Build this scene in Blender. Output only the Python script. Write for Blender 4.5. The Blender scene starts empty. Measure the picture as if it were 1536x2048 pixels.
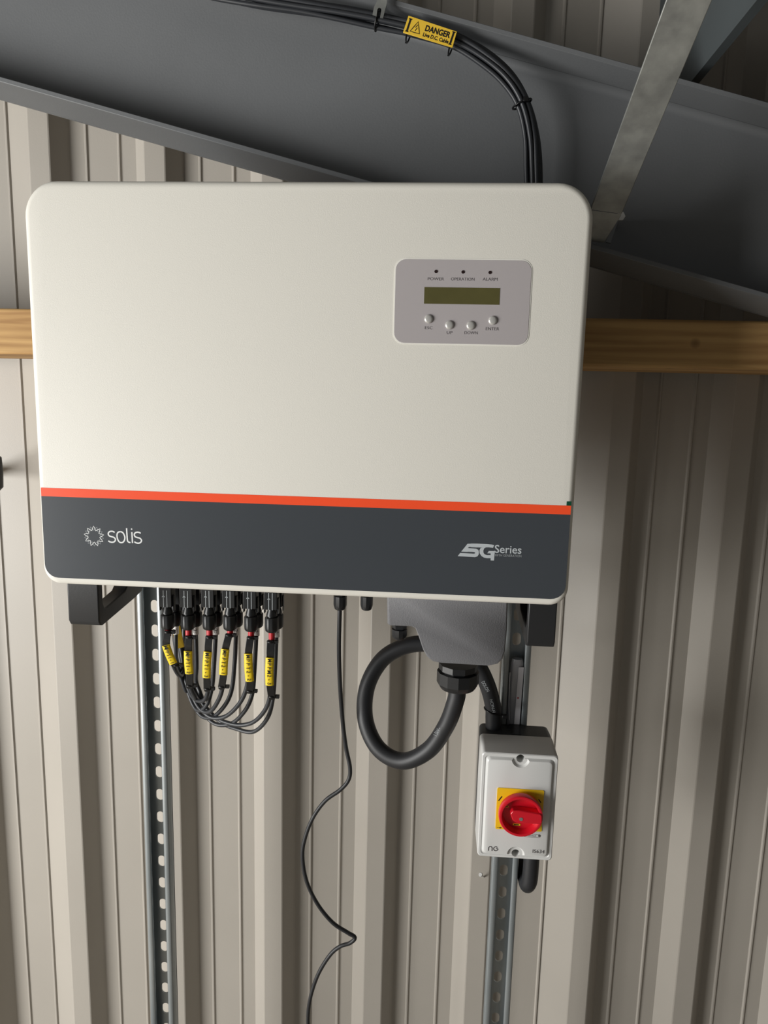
import bpy, bmesh, math, random
from mathutils import Vector, Matrix
random.seed(7)
S = bpy.context.scene
COL = S.collection
PI = math.pi
EYE = 1.55                                  # eye height over the floor
# ---------------------------------------------------------------- camera
FPX = 1450.0
RT = ((0.9969371067986907, 0.07452268383624884, 0.023722872543145423),
      (0.035467798028114034, -0.16047268576209203, -0.9864028347624199),
      (-0.06970251351918909, 0.9842229862780809, -0.16262433056269257))
r_, d_, f_ = [Vector(v) for v in RT]
cam = bpy.data.cameras.new('camera'); camo = bpy.data.objects.new('camera', cam); COL.objects.link(camo)
camo.matrix_world = Matrix(((r_.x, -d_.x, -f_.x, 0), (r_.y, -d_.y, -f_.y, 0), (r_.z, -d_.z, -f_.z, EYE), (0, 0, 0, 1)))
cam.sensor_fit = 'VERTICAL'; cam.sensor_height = 36.0; cam.lens = 36.0 * FPX / 2048.0
cam.clip_start = 0.01
S.camera = camo
# ---------------------------------------------------------------- light
w = bpy.data.worlds.new('world'); S.world = w; w.use_nodes = True
w.node_tree.nodes['Background'].inputs[0].default_value = (0.80, 0.90, 1.0, 1)
w.node_tree.nodes['Background'].inputs[1].default_value = 0.10


def area(name, loc, target, sx, sy, power, col):
    l = bpy.data.lights.new(name, 'AREA'); l.shape = 'RECTANGLE'; l.size = sx; l.size_y = sy
    l.energy = power; l.color = col
    o = bpy.data.objects.new(name, l); COL.objects.link(o); o.location = loc
    o.rotation_euler = (Vector(target) - Vector(loc)).to_track_quat('-Z', 'Y').to_euler()
    return o


# daylight through the big door opening to the left behind the photographer
area('door_daylight', (-3.0, -0.85, 0.92), (-0.1, 0.95, 1.4), 1.7, 1.7, 152, (1.0, 0.992, 0.965))
S.view_settings.view_transform = 'Standard'; S.view_settings.look = 'None'
S.view_settings.exposure = 0.0; S.view_settings.gamma = 1.0; S.view_settings.use_curve_mapping = False


# ---------------------------------------------------------------- helpers
def at(u, v, D):
    """the point on the upright plane y = D that a sight line through (u, v) of the 1536x2048 frame meets"""
    q = r_ * ((u - 768) / FPX) + d_ * ((v - 1024) / FPX) + f_
    q = q * (D / q.y)
    return Vector((q.x, q.y, q.z + EYE))


def srgb(r, g, b):
    f = lambda c: (c / 255 / 12.92) if c / 255 <= 0.04045 else ((c / 255 + 0.055) / 1.055) ** 2.4
    return (f(r), f(g), f(b), 1)


def mat(name, rgb, rough=0.5, metal=0.0, noise=0.0, scale=20.0, bump=0.0, bscale=300.0, spec=0.5, stretch=None, rgb2=None, coat=0.0, rnoise=0.0):
    m = bpy.data.materials.new(name); m.use_nodes = True
    nt = m.node_tree; b = nt.nodes['Principled BSDF']
    c = srgb(*rgb)
    b.inputs['Base Color'].default_value = c; b.inputs['Roughness'].default_value = rough
    b.inputs['Metallic'].default_value = metal; b.inputs['Specular IOR Level'].default_value = spec
    b.inputs['Coat Weight'].default_value = coat
    tc = nt.nodes.new('ShaderNodeTexCoord')
    mp = nt.nodes.new('ShaderNodeMapping'); nt.links.new(tc.outputs['Object'], mp.inputs['Vector'])
    if stretch: mp.inputs['Scale'].default_value = stretch
    if noise or rgb2:
        n = nt.nodes.new('ShaderNodeTexNoise'); n.inputs['Scale'].default_value = scale; n.inputs['Detail'].default_value = 5
        nt.links.new(mp.outputs[0], n.inputs['Vector'])
        rp = nt.nodes.new('ShaderNodeValToRGB')
        if rgb2: a, z = srgb(*rgb2), c
        else:
            a = tuple(x * (1 - noise) for x in c[:3]) + (1,); z = tuple(min(1, x * (1 + noise)) for x in c[:3]) + (1,)
        rp.color_ramp.elements[0].position = 0.32; rp.color_ramp.elements[1].position = 0.68
        rp.color_ramp.elements[0].color = a; rp.color_ramp.elements[1].color = z
        nt.links.new(n.outputs['Fac'], rp.inputs[0]); nt.links.new(rp.outputs[0], b.inputs['Base Color'])
        if rnoise:
            mr = nt.nodes.new('ShaderNodeMapRange'); mr.inputs['To Min'].default_value = rough - rnoise; mr.inputs['To Max'].default_value = rough + rnoise
            nt.links.new(n.outputs['Fac'], mr.inputs['Value']); nt.links.new(mr.outputs[0], b.inputs['Roughness'])
    if bump:
        n2 = nt.nodes.new('ShaderNodeTexNoise'); n2.inputs['Scale'].default_value = bscale; n2.inputs['Detail'].default_value = 3
        nt.links.new(mp.outputs[0], n2.inputs['Vector'])
        bp = nt.nodes.new('ShaderNodeBump'); bp.inputs['Strength'].default_value = bump; bp.inputs['Distance'].default_value = 0.001
        nt.links.new(n2.outputs['Fac'], bp.inputs['Height']); nt.links.new(bp.outputs[0], b.inputs['Normal'])
    return m


def timber_mat():
    m = bpy.data.materials.new('sawn_timber'); m.use_nodes = True
    nt = m.node_tree; b = nt.nodes['Principled BSDF']; b.inputs['Roughness'].default_value = 0.75
    tc = nt.nodes.new('ShaderNodeTexCoord'); mp = nt.nodes.new('ShaderNodeMapping')
    mp.inputs['Scale'].default_value = (1.2, 8, 16); nt.links.new(tc.outputs['Object'], mp.inputs[0])
    n = nt.nodes.new('ShaderNodeTexNoise'); n.inputs['Scale'].default_value = 3.0; n.inputs['Detail'].default_value = 8; n.inputs['Distortion'].default_value = 0.8
    nt.links.new(mp.outputs[0], n.inputs[0])
    wv = nt.nodes.new('ShaderNodeTexWave'); wv.bands_direction = 'Z'; wv.inputs['Scale'].default_value = 1.6; wv.inputs['Distortion'].default_value = 3.5; wv.inputs['Detail'].default_value = 3
    nt.links.new(mp.outputs[0], wv.inputs[0])
    mx = nt.nodes.new('ShaderNodeMix'); mx.inputs[0].default_value = 0.12
    nt.links.new(n.outputs['Fac'], mx.inputs[2]); nt.links.new(wv.outputs['Fac'], mx.inputs[3])
    rp = nt.nodes.new('ShaderNodeValToRGB'); e = rp.color_ramp.elements
    e[0].position = 0.25; e[0].color = srgb(150, 108, 62); e[1].position = 0.62; e[1].color = srgb(205, 165, 108)
    nt.links.new(mx.outputs[0], rp.inputs[0])
    # knots
    vo = nt.nodes.new('ShaderNodeTexVoronoi'); vo.inputs['Scale'].default_value = 9; nt.links.new(tc.outputs['Object'], vo.inputs[0])
    kr = nt.nodes.new('ShaderNodeValToRGB'); kr.color_ramp.elements[0].position = 0.03; kr.color_ramp.elements[0].color = srgb(96, 62, 34)
    kr.color_ramp.elements[1].position = 0.09; kr.color_ramp.elements[1].color = (1, 1, 1, 1)
    nt.links.new(vo.outputs['Distance'], kr.inputs[0])
    ml = nt.nodes.new('ShaderNodeMix'); ml.data_type = 'RGBA'; ml.blend_type = 'MULTIPLY'; ml.inputs[0].default_value = 0.8
    nt.links.new(rp.outputs[0], ml.inputs[6]); nt.links.new(kr.outputs[0], ml.inputs[7])
    nt.links.new(ml.outputs[2], b.inputs['Base Color'])
    bp = nt.nodes.new('ShaderNodeBump'); bp.inputs['Strength'].default_value = 0.4; bp.inputs['Distance'].default_value = 0.002
    nt.links.new(n.outputs['Fac'], bp.inputs['Height']); nt.links.new(bp.outputs[0], b.inputs['Normal'])
    return m


M = dict(
    clad=mat('cladding_paint', (174, 168, 159), 0.42, noise=0.03, scale=4, bump=0.10, bscale=500),
    steel=mat('grey_painted_steel', (108, 110, 112), 0.52, noise=0.05, scale=6, bump=0.15, bscale=350),
    dark_steel=mat('dark_purlin_paint', (72, 78, 80), 0.5, noise=0.08, scale=6),
    galv=mat('galvanised_steel', (172, 174, 170), 0.42, 0.65, noise=0.16, scale=38, bump=0.2, bscale=120, rgb2=(138, 140, 138), rnoise=0.1),
    zinc=mat('zinc_channel', (172, 177, 178), 0.36, 0.55, noise=0.1, scale=30, stretch=(1, 1, 0.15), rgb2=(140, 148, 152), rnoise=0.08),
    timber=timber_mat(),
    white=mat('white_powder_coat', (232, 229, 220), 0.45, bump=0.12, bscale=900, spec=0.4),
    body=mat('grey_body_metal', (120, 122, 124), 0.5, 0.4),
    foil=mat('dark_grey_film', (66, 70, 75), 0.30, noise=0.03, scale=8, spec=0.55, bump=0.03, bscale=1500, stretch=(0.05, 1, 1)),
    red_film=mat('orange_red_film', (255, 86, 44), 0.35),
    silver=mat('silver_overlay', (178, 172, 173), 0.38, 0.0, bump=0.04, bscale=800),
    white_line=mat('white_edge', (238, 236, 228), 0.5),
    lcd=mat('lcd_glass', (88, 84, 50), 0.12, noise=0.10, scale=30, spec=0.6),
    led=mat('led_lens', (40, 26, 26), 0.25),
    button=mat('silver_button', (196, 194, 190), 0.28, 0.3),
    ink=mat('dark_print', (72, 68, 70), 0.6),
    ink_black=mat('black_print', (18, 16, 14), 0.6),
    ink_white=mat('white_print', (232, 234, 234), 0.5),
    ink_grey=mat('pale_grey_print', (190, 196, 200), 0.45),
    ink_mid=mat('mid_grey_print', (158, 163, 166), 0.5),
    ink_faint=mat('faint_grey_print', (112, 116, 120), 0.5),
    black=mat('black_plastic', (34, 35, 37), 0.42, bump=0.06, bscale=500),
    gland=mat('gland_nylon', (30, 31, 33), 0.33),
    mc4=mat('connector_plastic', (30, 31, 32), 0.36),
    cable=mat('cable_sheath', (34, 35, 38), 0.5, bump=0.05, bscale=400),
    solar=mat('solar_cable_sheath', (48, 50, 54), 0.42),
    tie=mat('cable_tie_nylon', (14, 14, 15), 0.35),
    redband=mat('red_marker', (190, 40, 48), 0.45),
    whiteband=mat('white_marker', (240, 238, 234), 0.5),
    yellow=mat('yellow_marker', (238, 205, 32), 0.42, spec=0.4),
    dangery=mat('yellow_sign_plastic', (238, 196, 62), 0.45),
    cover=mat('grey_terminal_cover', (112, 112, 115), 0.55, bump=0.35, bscale=600),
    lid=mat('pale_grey_abs', (212, 212, 210), 0.30, spec=0.5),
    base=mat('dark_grey_abs', (48, 50, 52), 0.45, bump=0.05),
    knob=mat('red_plastic', (205, 22, 40), 0.30, bump=0.05, bscale=500),
    plate=mat('yellow_plate', (240, 196, 28), 0.4),
    tape=mat('green_tape', (8, 74, 52), 0.4),
    bag=mat('clear_plastic_wrap', (176, 176, 180), 0.22),
    paper=mat('leaflet_paper', (226, 224, 228), 0.5),
    concrete=mat('concrete_floor', (186, 178, 166), 0.8, noise=0.12, scale=3),
    roofm=mat('roof_sheet', (90, 88, 84), 0.6, noise=0.05),
    blockwall=mat('inner_wall_sheet', (110, 104, 96), 0.6, noise=0.05),
)


def tag(o, label=None, cat=None, group=None, kind=None):
    if label: o['label'] = label
    if cat: o['category'] = cat
    if group: o['group'] = group
    if kind: o['kind'] = kind
    return o


def empty(name, loc, label=None, cat=None, group=None, kind=None):
    o = bpy.data.objects.new(name, None); COL.objects.link(o); o.location = loc; o.empty_display_size = 0.05
    return tag(o, label, cat, group, kind)


def link(name, me, m, parent=None, smooth=None):
    o = bpy.data.objects.new(name, me); COL.objects.link(o)
    if m and not me.materials: me.materials.append(m)
    if parent:
        o.parent = parent
        p = parent; off = Vector((0, 0, 0))
        while p: off += p.location; p = p.parent
        o.location = -off
    if smooth is not None:
        me.shade_smooth()
        if smooth < 180: me.set_sharp_from_angle(angle=math.radians(smooth))
    return o


def center(o):
    """put the object's origin at the middle of its mesh (base in z), for top-level meshes"""
    vs = [v.co for v in o.data.vertices]
    c = Vector((sum(v.x for v in vs) / len(vs), sum(v.y for v in vs) / len(vs), min(v.z for v in vs)))
    for v in o.data.vertices: v.co -= c
    o.location = o.location + c
    return o


class MB:
    def __init__(s): s.v = []; s.f = []
    def add(s, vs, fs):
        k = len(s.v); s.v += [tuple(p) for p in vs]; s.f += [[k + i for i in f] for f in fs]
    def box(s, x0, x1, y0, y1, z0, z1):
        s.add([(x, y, z) for z in (z0, z1) for y in (y0, y1) for x in (x0, x1)],
              [(0, 2, 3, 1), (4, 5, 7, 6), (0, 1, 5, 4), (2, 6, 7, 3), (0, 4, 6, 2), (1, 3, 7, 5)])
    def hexa(s, a, b):
        """a, b: two quads joined"""
        s.add(list(a) + list(b), [(3, 2, 1, 0), (4, 5, 6, 7), (0, 1, 5, 4), (1, 2, 6, 5), (2, 3, 7, 6), (3, 0, 4, 7)])
    def loft(s, rings, cap0=True, cap1=True):
        n = len(rings[0]); vs = [p for r in rings for p in r]; fs = []
        for k in range(len(rings) - 1):
            for i in range(n):
                j = (i + 1) % n; fs.append((k * n + i, k * n + j, (k + 1) * n + j, (k + 1) * n + i))
        if cap0: fs.append(tuple(range(n))[::-1])
        if cap1: fs.append(tuple((len(rings) - 1) * n + i for i in range(n)))
        s.add(vs, fs)
    def tube(s, pts, r, n=10, sub=6, cap=True, close=False):
        P = smooth_path(pts, sub) if sub > 1 else [Vector(p) for p in pts]
        rad = r if callable(r) else (lambda t: r)
        up = None; rings = []
        for i, p in enumerate(P):
            t = (P[min(i + 1, len(P) - 1)] - P[max(i - 1, 0)]).normalized()
            if up is None:
                up = t.orthogonal().normalized()
            up = (up - t * up.dot(t)).normalized(); q = t.cross(up); rr = rad(i / (len(P) - 1))
            rings.append([p + (up * math.cos(a) + q * math.sin(a)) * rr for a in [2 * PI * k / n for k in range(n)]])
        s.loft(rings, cap, cap)
    def lathe(s, prof, c, axis='z', n=24, cap=True, mod=None):
        """prof: (radius, height) pairs along axis from centre c"""
        rings = []
        for (r, h) in prof:
            ring = []
            for k in range(n):
                a = 2 * PI * k / n; rr = r * (mod(k, h) if mod else 1)
                if axis == 'z': ring.append((c[0] + rr * math.cos(a), c[1] + rr * math.sin(a), c[2] + h))
                else: ring.append((c[0] + rr * math.cos(a), c[1] + h, c[2] + rr * math.sin(a)))
            rings.append(ring)
        s.loft(rings, cap, cap)
    def prism_y(s, poly, y0, y1):
        """poly of (x, z) swept from y0 to y1"""
        s.loft([[(x, y0, z) for x, z in poly], [(x, y1, z) for x, z in poly]])
    def prism_x(s, poly, x0, x1):
        s.loft([[(x0, y, z) for y, z in poly], [(x1, y, z) for y, z in poly]])
    def build(s, name, m, parent=None, smooth=None, bevel=0, seg=2):
        me = bpy.data.meshes.new(name); me.from_pydata(s.v, [], s.f)
        bm = bmesh.new(); bm.from_mesh(me); bmesh.ops.recalc_face_normals(bm, faces=bm.faces); bm.to_mesh(me); bm.free()
        me.materials.append(m)
        o = link(name, me, m, parent, smooth)
        if bevel:
            b = o.modifiers.new('b', 'BEVEL'); b.width = bevel; b.segments = seg; b.limit_method = 'ANGLE'; b.angle_limit = math.radians(35)
            if smooth is None: me.shade_smooth(); me.set_sharp_from_angle(angle=math.radians(35))
            b.harden_normals = False
        return o


def smooth_path(pts, sub):
    P = [Vector(p) for p in pts]; out = []
    for i in range(len(P) - 1):
        a, b, c, d = P[max(i - 1, 0)], P[i], P[i + 1], P[min(i + 2, len(P) - 1)]
        for k in range(sub):
            t = k / sub
            out.append(0.5 * ((2 * b) + (c - a) * t + (2 * a - 5 * b + 4 * c - d) * t * t + (3 * b - a - 3 * c + d) * t ** 3))
    out.append(P[-1]); return out


def rrect(x0, x1, z0, z1, r, n=8):
    out = []
    for (cx, cz, a0) in ((x1 - r, z1 - r, 0), (x0 + r, z1 - r, 90), (x0 + r, z0 + r, 180), (x1 - r, z0 + r, 270)):
        for k in range(n + 1):
            a = math.radians(a0 + 90 * k / n); out.append((cx + r * math.cos(a), cz + r * math.sin(a)))
    return out


def cut(o, cutters):
    """subtract cutter MBs from mesh object o for good"""
    tmp = []
    for c in cutters:
        co = c.build('cutter', M['black']); tmp.append(co)
        md = o.modifiers.new('c', 'BOOLEAN'); md.operation = 'DIFFERENCE'; md.object = co; md.solver = 'EXACT'
        if o.parent: co.location = (0, 0, 0)
    bpy.context.view_layer.update()
    dg = bpy.context.evaluated_depsgraph_get()
    me = bpy.data.meshes.new_from_object(o.evaluated_get(dg))
    o.modifiers.clear(); o.data = me
    for c in tmp:
        bpy.data.objects.remove(c)
    me.shade_smooth(); me.set_sharp_from_angle(angle=math.radians(35))
    return o


def text_mesh(s, size, thick=0.0002, sp=1.0, shear=0.0, off=0.0):
    cu = bpy.data.curves.new('t', 'FONT'); cu.body = s; cu.size = size; cu.extrude = thick / 2
    cu.align_x = 'CENTER'; cu.align_y = 'CENTER'; cu.space_character = sp; cu.shear = shear; cu.offset = off; cu.resolution_u = 3
    o = bpy.data.objects.new('t', cu); COL.objects.link(o)
    bpy.context.view_layer.update()
    dg = bpy.context.evaluated_depsgraph_get(); me = bpy.data.meshes.new_from_object(o.evaluated_get(dg))
    bpy.data.objects.remove(o); bpy.data.curves.remove(cu)
    return me


def lettering(name, s, c, height, m, parent, width=None, ang=0.0, sp=1.0, shear=0.0, off=0.0, thick=0.0002, rot=None, upright=None):
    """flat print facing -y centred at c; height = cap height; width = wanted total width"""
    me = text_mesh(s, 1.0, 0.0, sp, shear, off)
    xs = [v.co.x for v in me.vertices]; ys = [v.co.y for v in me.vertices]
    cx = (max(xs) + min(xs)) / 2; cy = (max(ys) + min(ys)) / 2
    k = height / 0.73 if upright else height / (max(ys) - min(ys)); kx = (width / (max(xs) - min(xs))) if width else k
    ca, sa = math.cos(ang), math.sin(ang)
    R3 = rot if rot else Matrix(((ca, 0, -sa), (0, 1, 0), (sa, 0, ca)))
    for v in me.vertices:
        x, z = (v.co.x - cx) * kx, (v.co.y - cy) * k
        v.co = Vector(c) + R3 @ Vector((x, 0, z))
    return link(name, me, m, parent)


def ribbon(mb, pts, wd, y, closed=False, t=0.00015):
    """flat stroke of width wd along (x, z) points at depth y"""
    P = [Vector((p[0], p[1])) for p in pts]; n = len(P); L, Rr = [], []
    for i in range(n):
        a = P[i - 1] if (i or closed) else P[i]; b = P[(i + 1) % n] if (i < n - 1 or closed) else P[i]
        t_ = (b - a).normalized(); nn = Vector((-t_.y, t_.x)) * wd / 2
        L.append((P[i].x + nn.x, y, P[i].y + nn.y)); Rr.append((P[i].x - nn.x, y, P[i].y - nn.y))
    m_ = n if closed else n - 1
    mb.add(L + Rr, [(i, (i + 1) % n, n + (i + 1) % n, n + i) for i in range(m_)])


def arc(cx, cz, rx, rz, a0, a1, n=14):
    return [(cx + rx * math.cos(math.radians(a0 + (a1 - a0) * k / n)), cz + rz * math.sin(math.radians(a0 + (a1 - a0) * k / n))) for k in range(n + 1)]


# ================================================================ SETTING
CREST = 1.2635; RD = 0.0306; PITCH = 0.2; X0 = -0.5319 * CREST
ZT = EYE + 1.25


def clad_profile():
    """one pitch of (x, depth) from the left foot of one rib to the left foot of the next; x relative to rib k"""
    u = CREST
    fl, cl, cr, fr = 0.2107 - 0.7914, 0.2315 - 0.7914, 0.2596 - 0.7914, 0.2775 - 0.7914
    g1, g2 = 0.3000 - 0.7914, 0.3460 - 0.7914
    o = []
    P_, C_ = CREST + RD, CREST
    def soft(a, b):
        o.append(a); o.append(b)
    o += [(fl * u, P_), (cl * u - 0.001, C_ + 0.0008), (cl * u + 0.001, C_), (cr * u - 0.001, C_), (cr * u + 0.001, C_ + 0.0008), (fr * u - 0.001, P_ - 0.0006), (fr * u + 0.001, P_)]
    for g in (g1, g2):
        x = g * u
        o += [(x - 0.0035, P_), (x - 0.0012, P_ - 0.0028), (x + 0.0012, P_ - 0.0028), (x + 0.0035, P_)]
    return o


wall = empty('wall_back', (0, CREST, 0), kind='structure')
prof1 = clad_profile()
zlow = 0.0
# sheets of five ribs; each laps its neighbour over a rib crest
for si, (k0, k1, lap) in enumerate(((-10, -5, 0.0009), (-5, 0, 0.0), (0, 5, 0.0009), (5, 10, 0.0), (10, 13, 0.0009))):
    pts = []
    for k in range(k0, k1 + 1):
        pr = [(x + k * PITCH, d - lap) for x, d in prof1]
        if k == k1: pr = pr[1:5] if k < 13 else pr
        elif k == k0: pr = pr[1:]
        pts += pr
    if si in (0, 2, 4):
        pts = [(pts[0][0] - 0.012, CREST + 0.014 - lap)] + pts
    mb = MB(); n = len(pts); vs = []
    for z in (zlow, EYE - 0.3, EYE + 0.3, ZT):
        vs += [(x, d, z) for x, d in pts]
    for z in (zlow, ZT):
        vs += [(x, d + 0.0007, z) for x, d in pts]
    fs = [(r * n + i, r * n + i + 1, (r + 1) * n + i + 1, (r + 1) * n + i) for r in range(3) for i in range(n - 1)]
    fs += [(4 * n + i, 5 * n + i, 5 * n + i + 1, 4 * n + i + 1) for i in range(n - 1)]
    fs += [(0, 3 * n, 5 * n, 4 * n), (n - 1, 4 * n + n - 1, 5 * n + n - 1, 3 * n + n - 1)]
    me = bpy.data.meshes.new('cladding_sheet'); me.from_pydata(vs, [], fs)
    link('cladding_sheet', me, M['clad'], wall)
XL, XR, YB = -4.8, 2.3, -4.2


def slab(name, a, b, m, kind='structure'):
    mb = MB(); mb.box(a[0], b[0], a[1], b[1], a[2], b[2]); return tag(mb.build(name, m), kind=kind)


slab('floor', (XL, YB, -0.1), (XR, 1.34, 0.0), M['concrete'])
slab('wall_right', (XR, YB, 0), (XR + 0.1, 1.34, 3.2), M['blockwall'])
# roof, sloping down to the right with the rafter
SL = -0.2600
mb = MB()
zr = lambda x: EYE + 0.78 + SL * x
mb.hexa([(XL, YB, zr(XL)), (XR, YB, zr(XR)), (XR, CREST, zr(XR)), (XL, CREST, zr(XL))],
        [(XL, YB, zr(XL) + 0.05), (XR, YB, zr(XR) + 0.05), (XR, CREST, zr(XR) + 0.05), (XL, CREST, zr(XL) + 0.05)])
tag(mb.build('ceiling', M['roofm']), kind='structure')

# ================================================================ FRAME OF THE BUILDING
# timber rail along the wall
D_T = 1.071
zt0, zt1 = EYE + 0.0436, EYE + 0.1105
mb = MB(); mb.box(-1.4, 0.62, D_T, CREST, zt0, zt1)
o = mb.build('timber_rail', M['timber'], bevel=0.004)
tag(center(o), 'sawn softwood timber rail running level along the wall behind the white inverter', 'timber')

# steel channel rafter
D_R = 1.0; RB, RE, RTK = 0.060, 0.0085, 0.0063
raf = empty('steel_rafter', (0, D_R, EYE + 0.25), 'grey painted steel channel rafter sloping down to the right behind the inverter', 'steel beam')
zb = lambda x: EYE + D_R * 0.4008 + SL * (x + D_R * 0.5946)
HR = 0.2218; RET = 0.002
xs = [-1.3, 0.56]
def sheared(poly):
    mb = MB(); mb.loft([[(x, D_R + dy, zb(x) + dz) for dy, dz in poly] for x in xs]); return mb
sh = lambda dy, dz: (dy, dz - RE / RB * min(dy, RB))
o = sheared([sh(0, 0 - RTK), sh(0, 0), sh(RB, 0), sh(RB, -RTK)]).build('bottom_flange', M['steel'], raf, bevel=0.0008)
o = sheared([(0, HR - RTK), (0, HR), (RB, HR - RET), (RB, HR - RTK - RET)]).build('top_flange', M['steel'], raf, bevel=0.0008)
# web with rolled root fillets
w_ = [(RB, HR - RET)]
for k in range(7):
    a = math.radians(90 * k / 6); rr = 0.010
    w_.append((RB - rr + rr * math.sin(a), HR - RET - RTK - rr + rr * math.cos(a)))
w_ += [(RB, -RE), (RB, -RE - RTK), (RB + 0.007, -RE - RTK), (RB + 0.007, HR - RET)]
sheared(w_).build('web', M['steel'], raf, smooth=50)
# small gusset plate and bolt where the brace lands
g = [at(1212, 484, D_R + 0.001), at(1221, 486, D_R + 0.001), at(1238, 438, D_R + 0.020), at(1229, 438, D_R + 0.020)]
mb = MB(); mb.hexa([p for p in g], [p + Vector((0.001, 0.006, 0)) for p in g]); mb.build('gusset', M['steel'], raf)

# galvanised brace crossing the rafter
br = empty('knee_brace', at(1207, 430, 1.0), 'galvanised flat angle brace rising from the rafter towards the upper right', 'brace')
def strip(c0, c1, wd0, wd1, th, up=None):
    ax = (c1 - c0).normalized(); side = Vector((0, 1, 0)).cross(ax).normalized()
    if side.x < 0: side = -side
    nrm = ax.cross(side).normalized()
    if nrm.y < 0: nrm = -nrm
    return [c0 - side * wd0 / 2, c0 + side * wd0 / 2, c1 + side * wd1 / 2, c1 - side * wd1 / 2], nrm, side
A, B = at(1212, 424, 0.955), at(1394, -40, 0.725)
q, nrm, side = strip(A, B, 0.0385, 0.0395, 0.003)
mb = MB(); mb.hexa(q, [p + nrm * 0.003 for p in q])
mb.build('face_leg', M['galv'], br, bevel=0.0008)
mb = MB(); a, b = q[1], q[2]
mb.hexa([a - side * 0.003 + nrm * 0.0031, a + nrm * 0.0031, b + nrm * 0.0031, b - side * 0.003 + nrm * 0.0031], [a - side * 0.003 + nrm * 0.03, a + nrm * 0.03, b + nrm * 0.03, b - side * 0.003 + nrm * 0.03])
mb.build('back_leg', M['galv'], br, bevel=0.0006)
C = at(1194, 481, 0.9985)
q2 = [q[0], q[1], C + side * 0.010, C - side * 0.019]
mb = MB(); mb.hexa(q2, [p + Vector((0, 0.004, -0.001)) for p in q2]); mb.build('end_plate', M['galv'], br, bevel=0.0006)
bc = at(1242, 432, 1.018)
mb = MB(); mb.lathe([(0.006, 0), (0.006, 0.006)], bc, 'y', 6); mb.lathe([(0.0035, 0.006), (0.0035, 0.0415)], bc, 'y', 12)
mb.build('bolt', M['lid'], br, bevel=0.0005)

# purlin running from the wall over the photographer
pr = at(1405, 135, 1.03)
mb = MB(); h0 = pr.z
mb.loft([[(pr.x, y, h0), (pr.x + 0.012, y, h0), (pr.x + 0.012, y, h0 + 0.006), (pr.x + 0.006, y, h0 + 0.006), (pr.x + 0.006, y, h0 + 0.20), (pr.x, y, h0 + 0.20)] for y in (-1.5, CREST)])
o = tag(center(mb.build('roof_purlin', M['dark_steel'])), 'dark grey steel purlin running out overhead behind the top of the galvanised brace', 'steel beam')

# ================================================================ STRUT CHANNELS
D_S = 1.05


def strut(name, x0, z1, label, zslot, pitch, sw=0.0125, slen=0.0205):
    W_, H_, T_, LIP, CURL = 0.041, 0.0205, 0.0022, 0.0092, 0.005
    e = empty(name, (x0 + W_ / 2, D_S, 0.0), label, 'strut channel', 'slotted strut channels')
    yb = D_S + H_
    # right and left halves: side wall, lip and curl as one folded profile each
    for s in (1, -1):
        cx = x0 if s == 1 else x0 + W_
        q = [(0, H_ - T_), (0, 0.0015), (0.0015, 0), (LIP - 0.0012, 0), (LIP, 0.0012), (LIP, CURL), (LIP - T_, CURL), (LIP - T_, T_), (T_ + 0.0008, T_), (T_, T_ + 0.0008), (T_, H_ - T_)]
        mb = MB(); mb.loft([[(cx + s * px, D_S + py, z) for px, py in q] for z in (0.0, z1)])
        mb.build('side_wall', M['zinc'], e, smooth=60)
    mb = MB(); xm = x0 + W_ / 2
    n = 8; z = zslot - pitch / 2
    while z > pitch: z -= pitch
    z0 = z
    mb.box(x0, x0 + W_, yb - T_, yb, 0.0, z0)
    while z < z1 - pitch:
        sl = []
        for k in range(n + 1): a = PI * k / n; sl.append((xm + sw / 2 * math.cos(a), z + pitch / 2 + (slen - sw) / 2 + sw / 2 * math.sin(a)))
        for k in range(n + 1): a = PI + PI * k / n; sl.append((xm + sw / 2 * math.cos(a), z + pitch / 2 - (slen - sw) / 2 + sw / 2 * math.sin(a)))
        N_ = len(sl); out = []
        for (x, zz) in sl:      # project slot points outwards onto the rectangle
            dx, dz = x - xm, zz - (z + pitch / 2)
            t = min((W_ / 2) / abs(dx) if abs(dx) > 1e-9 else 1e9, (pitch / 2) / abs(dz) if abs(dz) > 1e-9 else 1e9)
            out.append((xm + dx * t, z + pitch / 2 + dz * t))
        # snap the closest outer points to the corners
        for cx, cz in ((x0, z), (x0 + W_, z), (x0, z + pitch), (x0 + W_, z + pitch)):
            i = min(range(N_), key=lambda i: (out[i][0] - cx) ** 2 + (out[i][1] - cz) ** 2); out[i] = (cx, cz)
        vs = [(x, yb - T_, zz) for x, zz in sl] + [(x, yb - T_, zz) for x, zz in out] + [(x, yb, zz) for x, zz in sl] + [(x, yb, zz) for x, zz in out]
        fs = []
        for i in range(N_):
            j = (i + 1) % N_
            fs += [(i, j, N_ + j, N_ + i), (2 * N_ + i, 3 * N_ + i, 3 * N_ + j, 2 * N_ + j), (i, 2 * N_ + i, 2 * N_ + j, j)]
        mb.add(vs, fs); z += pitch
    mb.box(x0, x0 + W_, yb - T_, yb, z, z1)
    me = bpy.data.meshes.new('slotted_back'); me.from_pydata(mb.v, [], mb.f)
    link('slotted_back', me, M['zinc'], e)
    return e


zs = at(1007, 1680 + 335 / 5.567, 1.069).z
strut('strut_channel', 0.1105, EYE + 0.10, 'galvanised slotted strut channel under the right of the inverter, behind the isolator', zs, 0.0388)
zs2 = at(316, 1180 + 700 / 3.94, 1.069).z
strut('strut_channel', -0.4534, EYE + 0.10, 'galvanised slotted strut channel under the left of the inverter, by the solar plugs', zs2, 0.0400)

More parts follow.
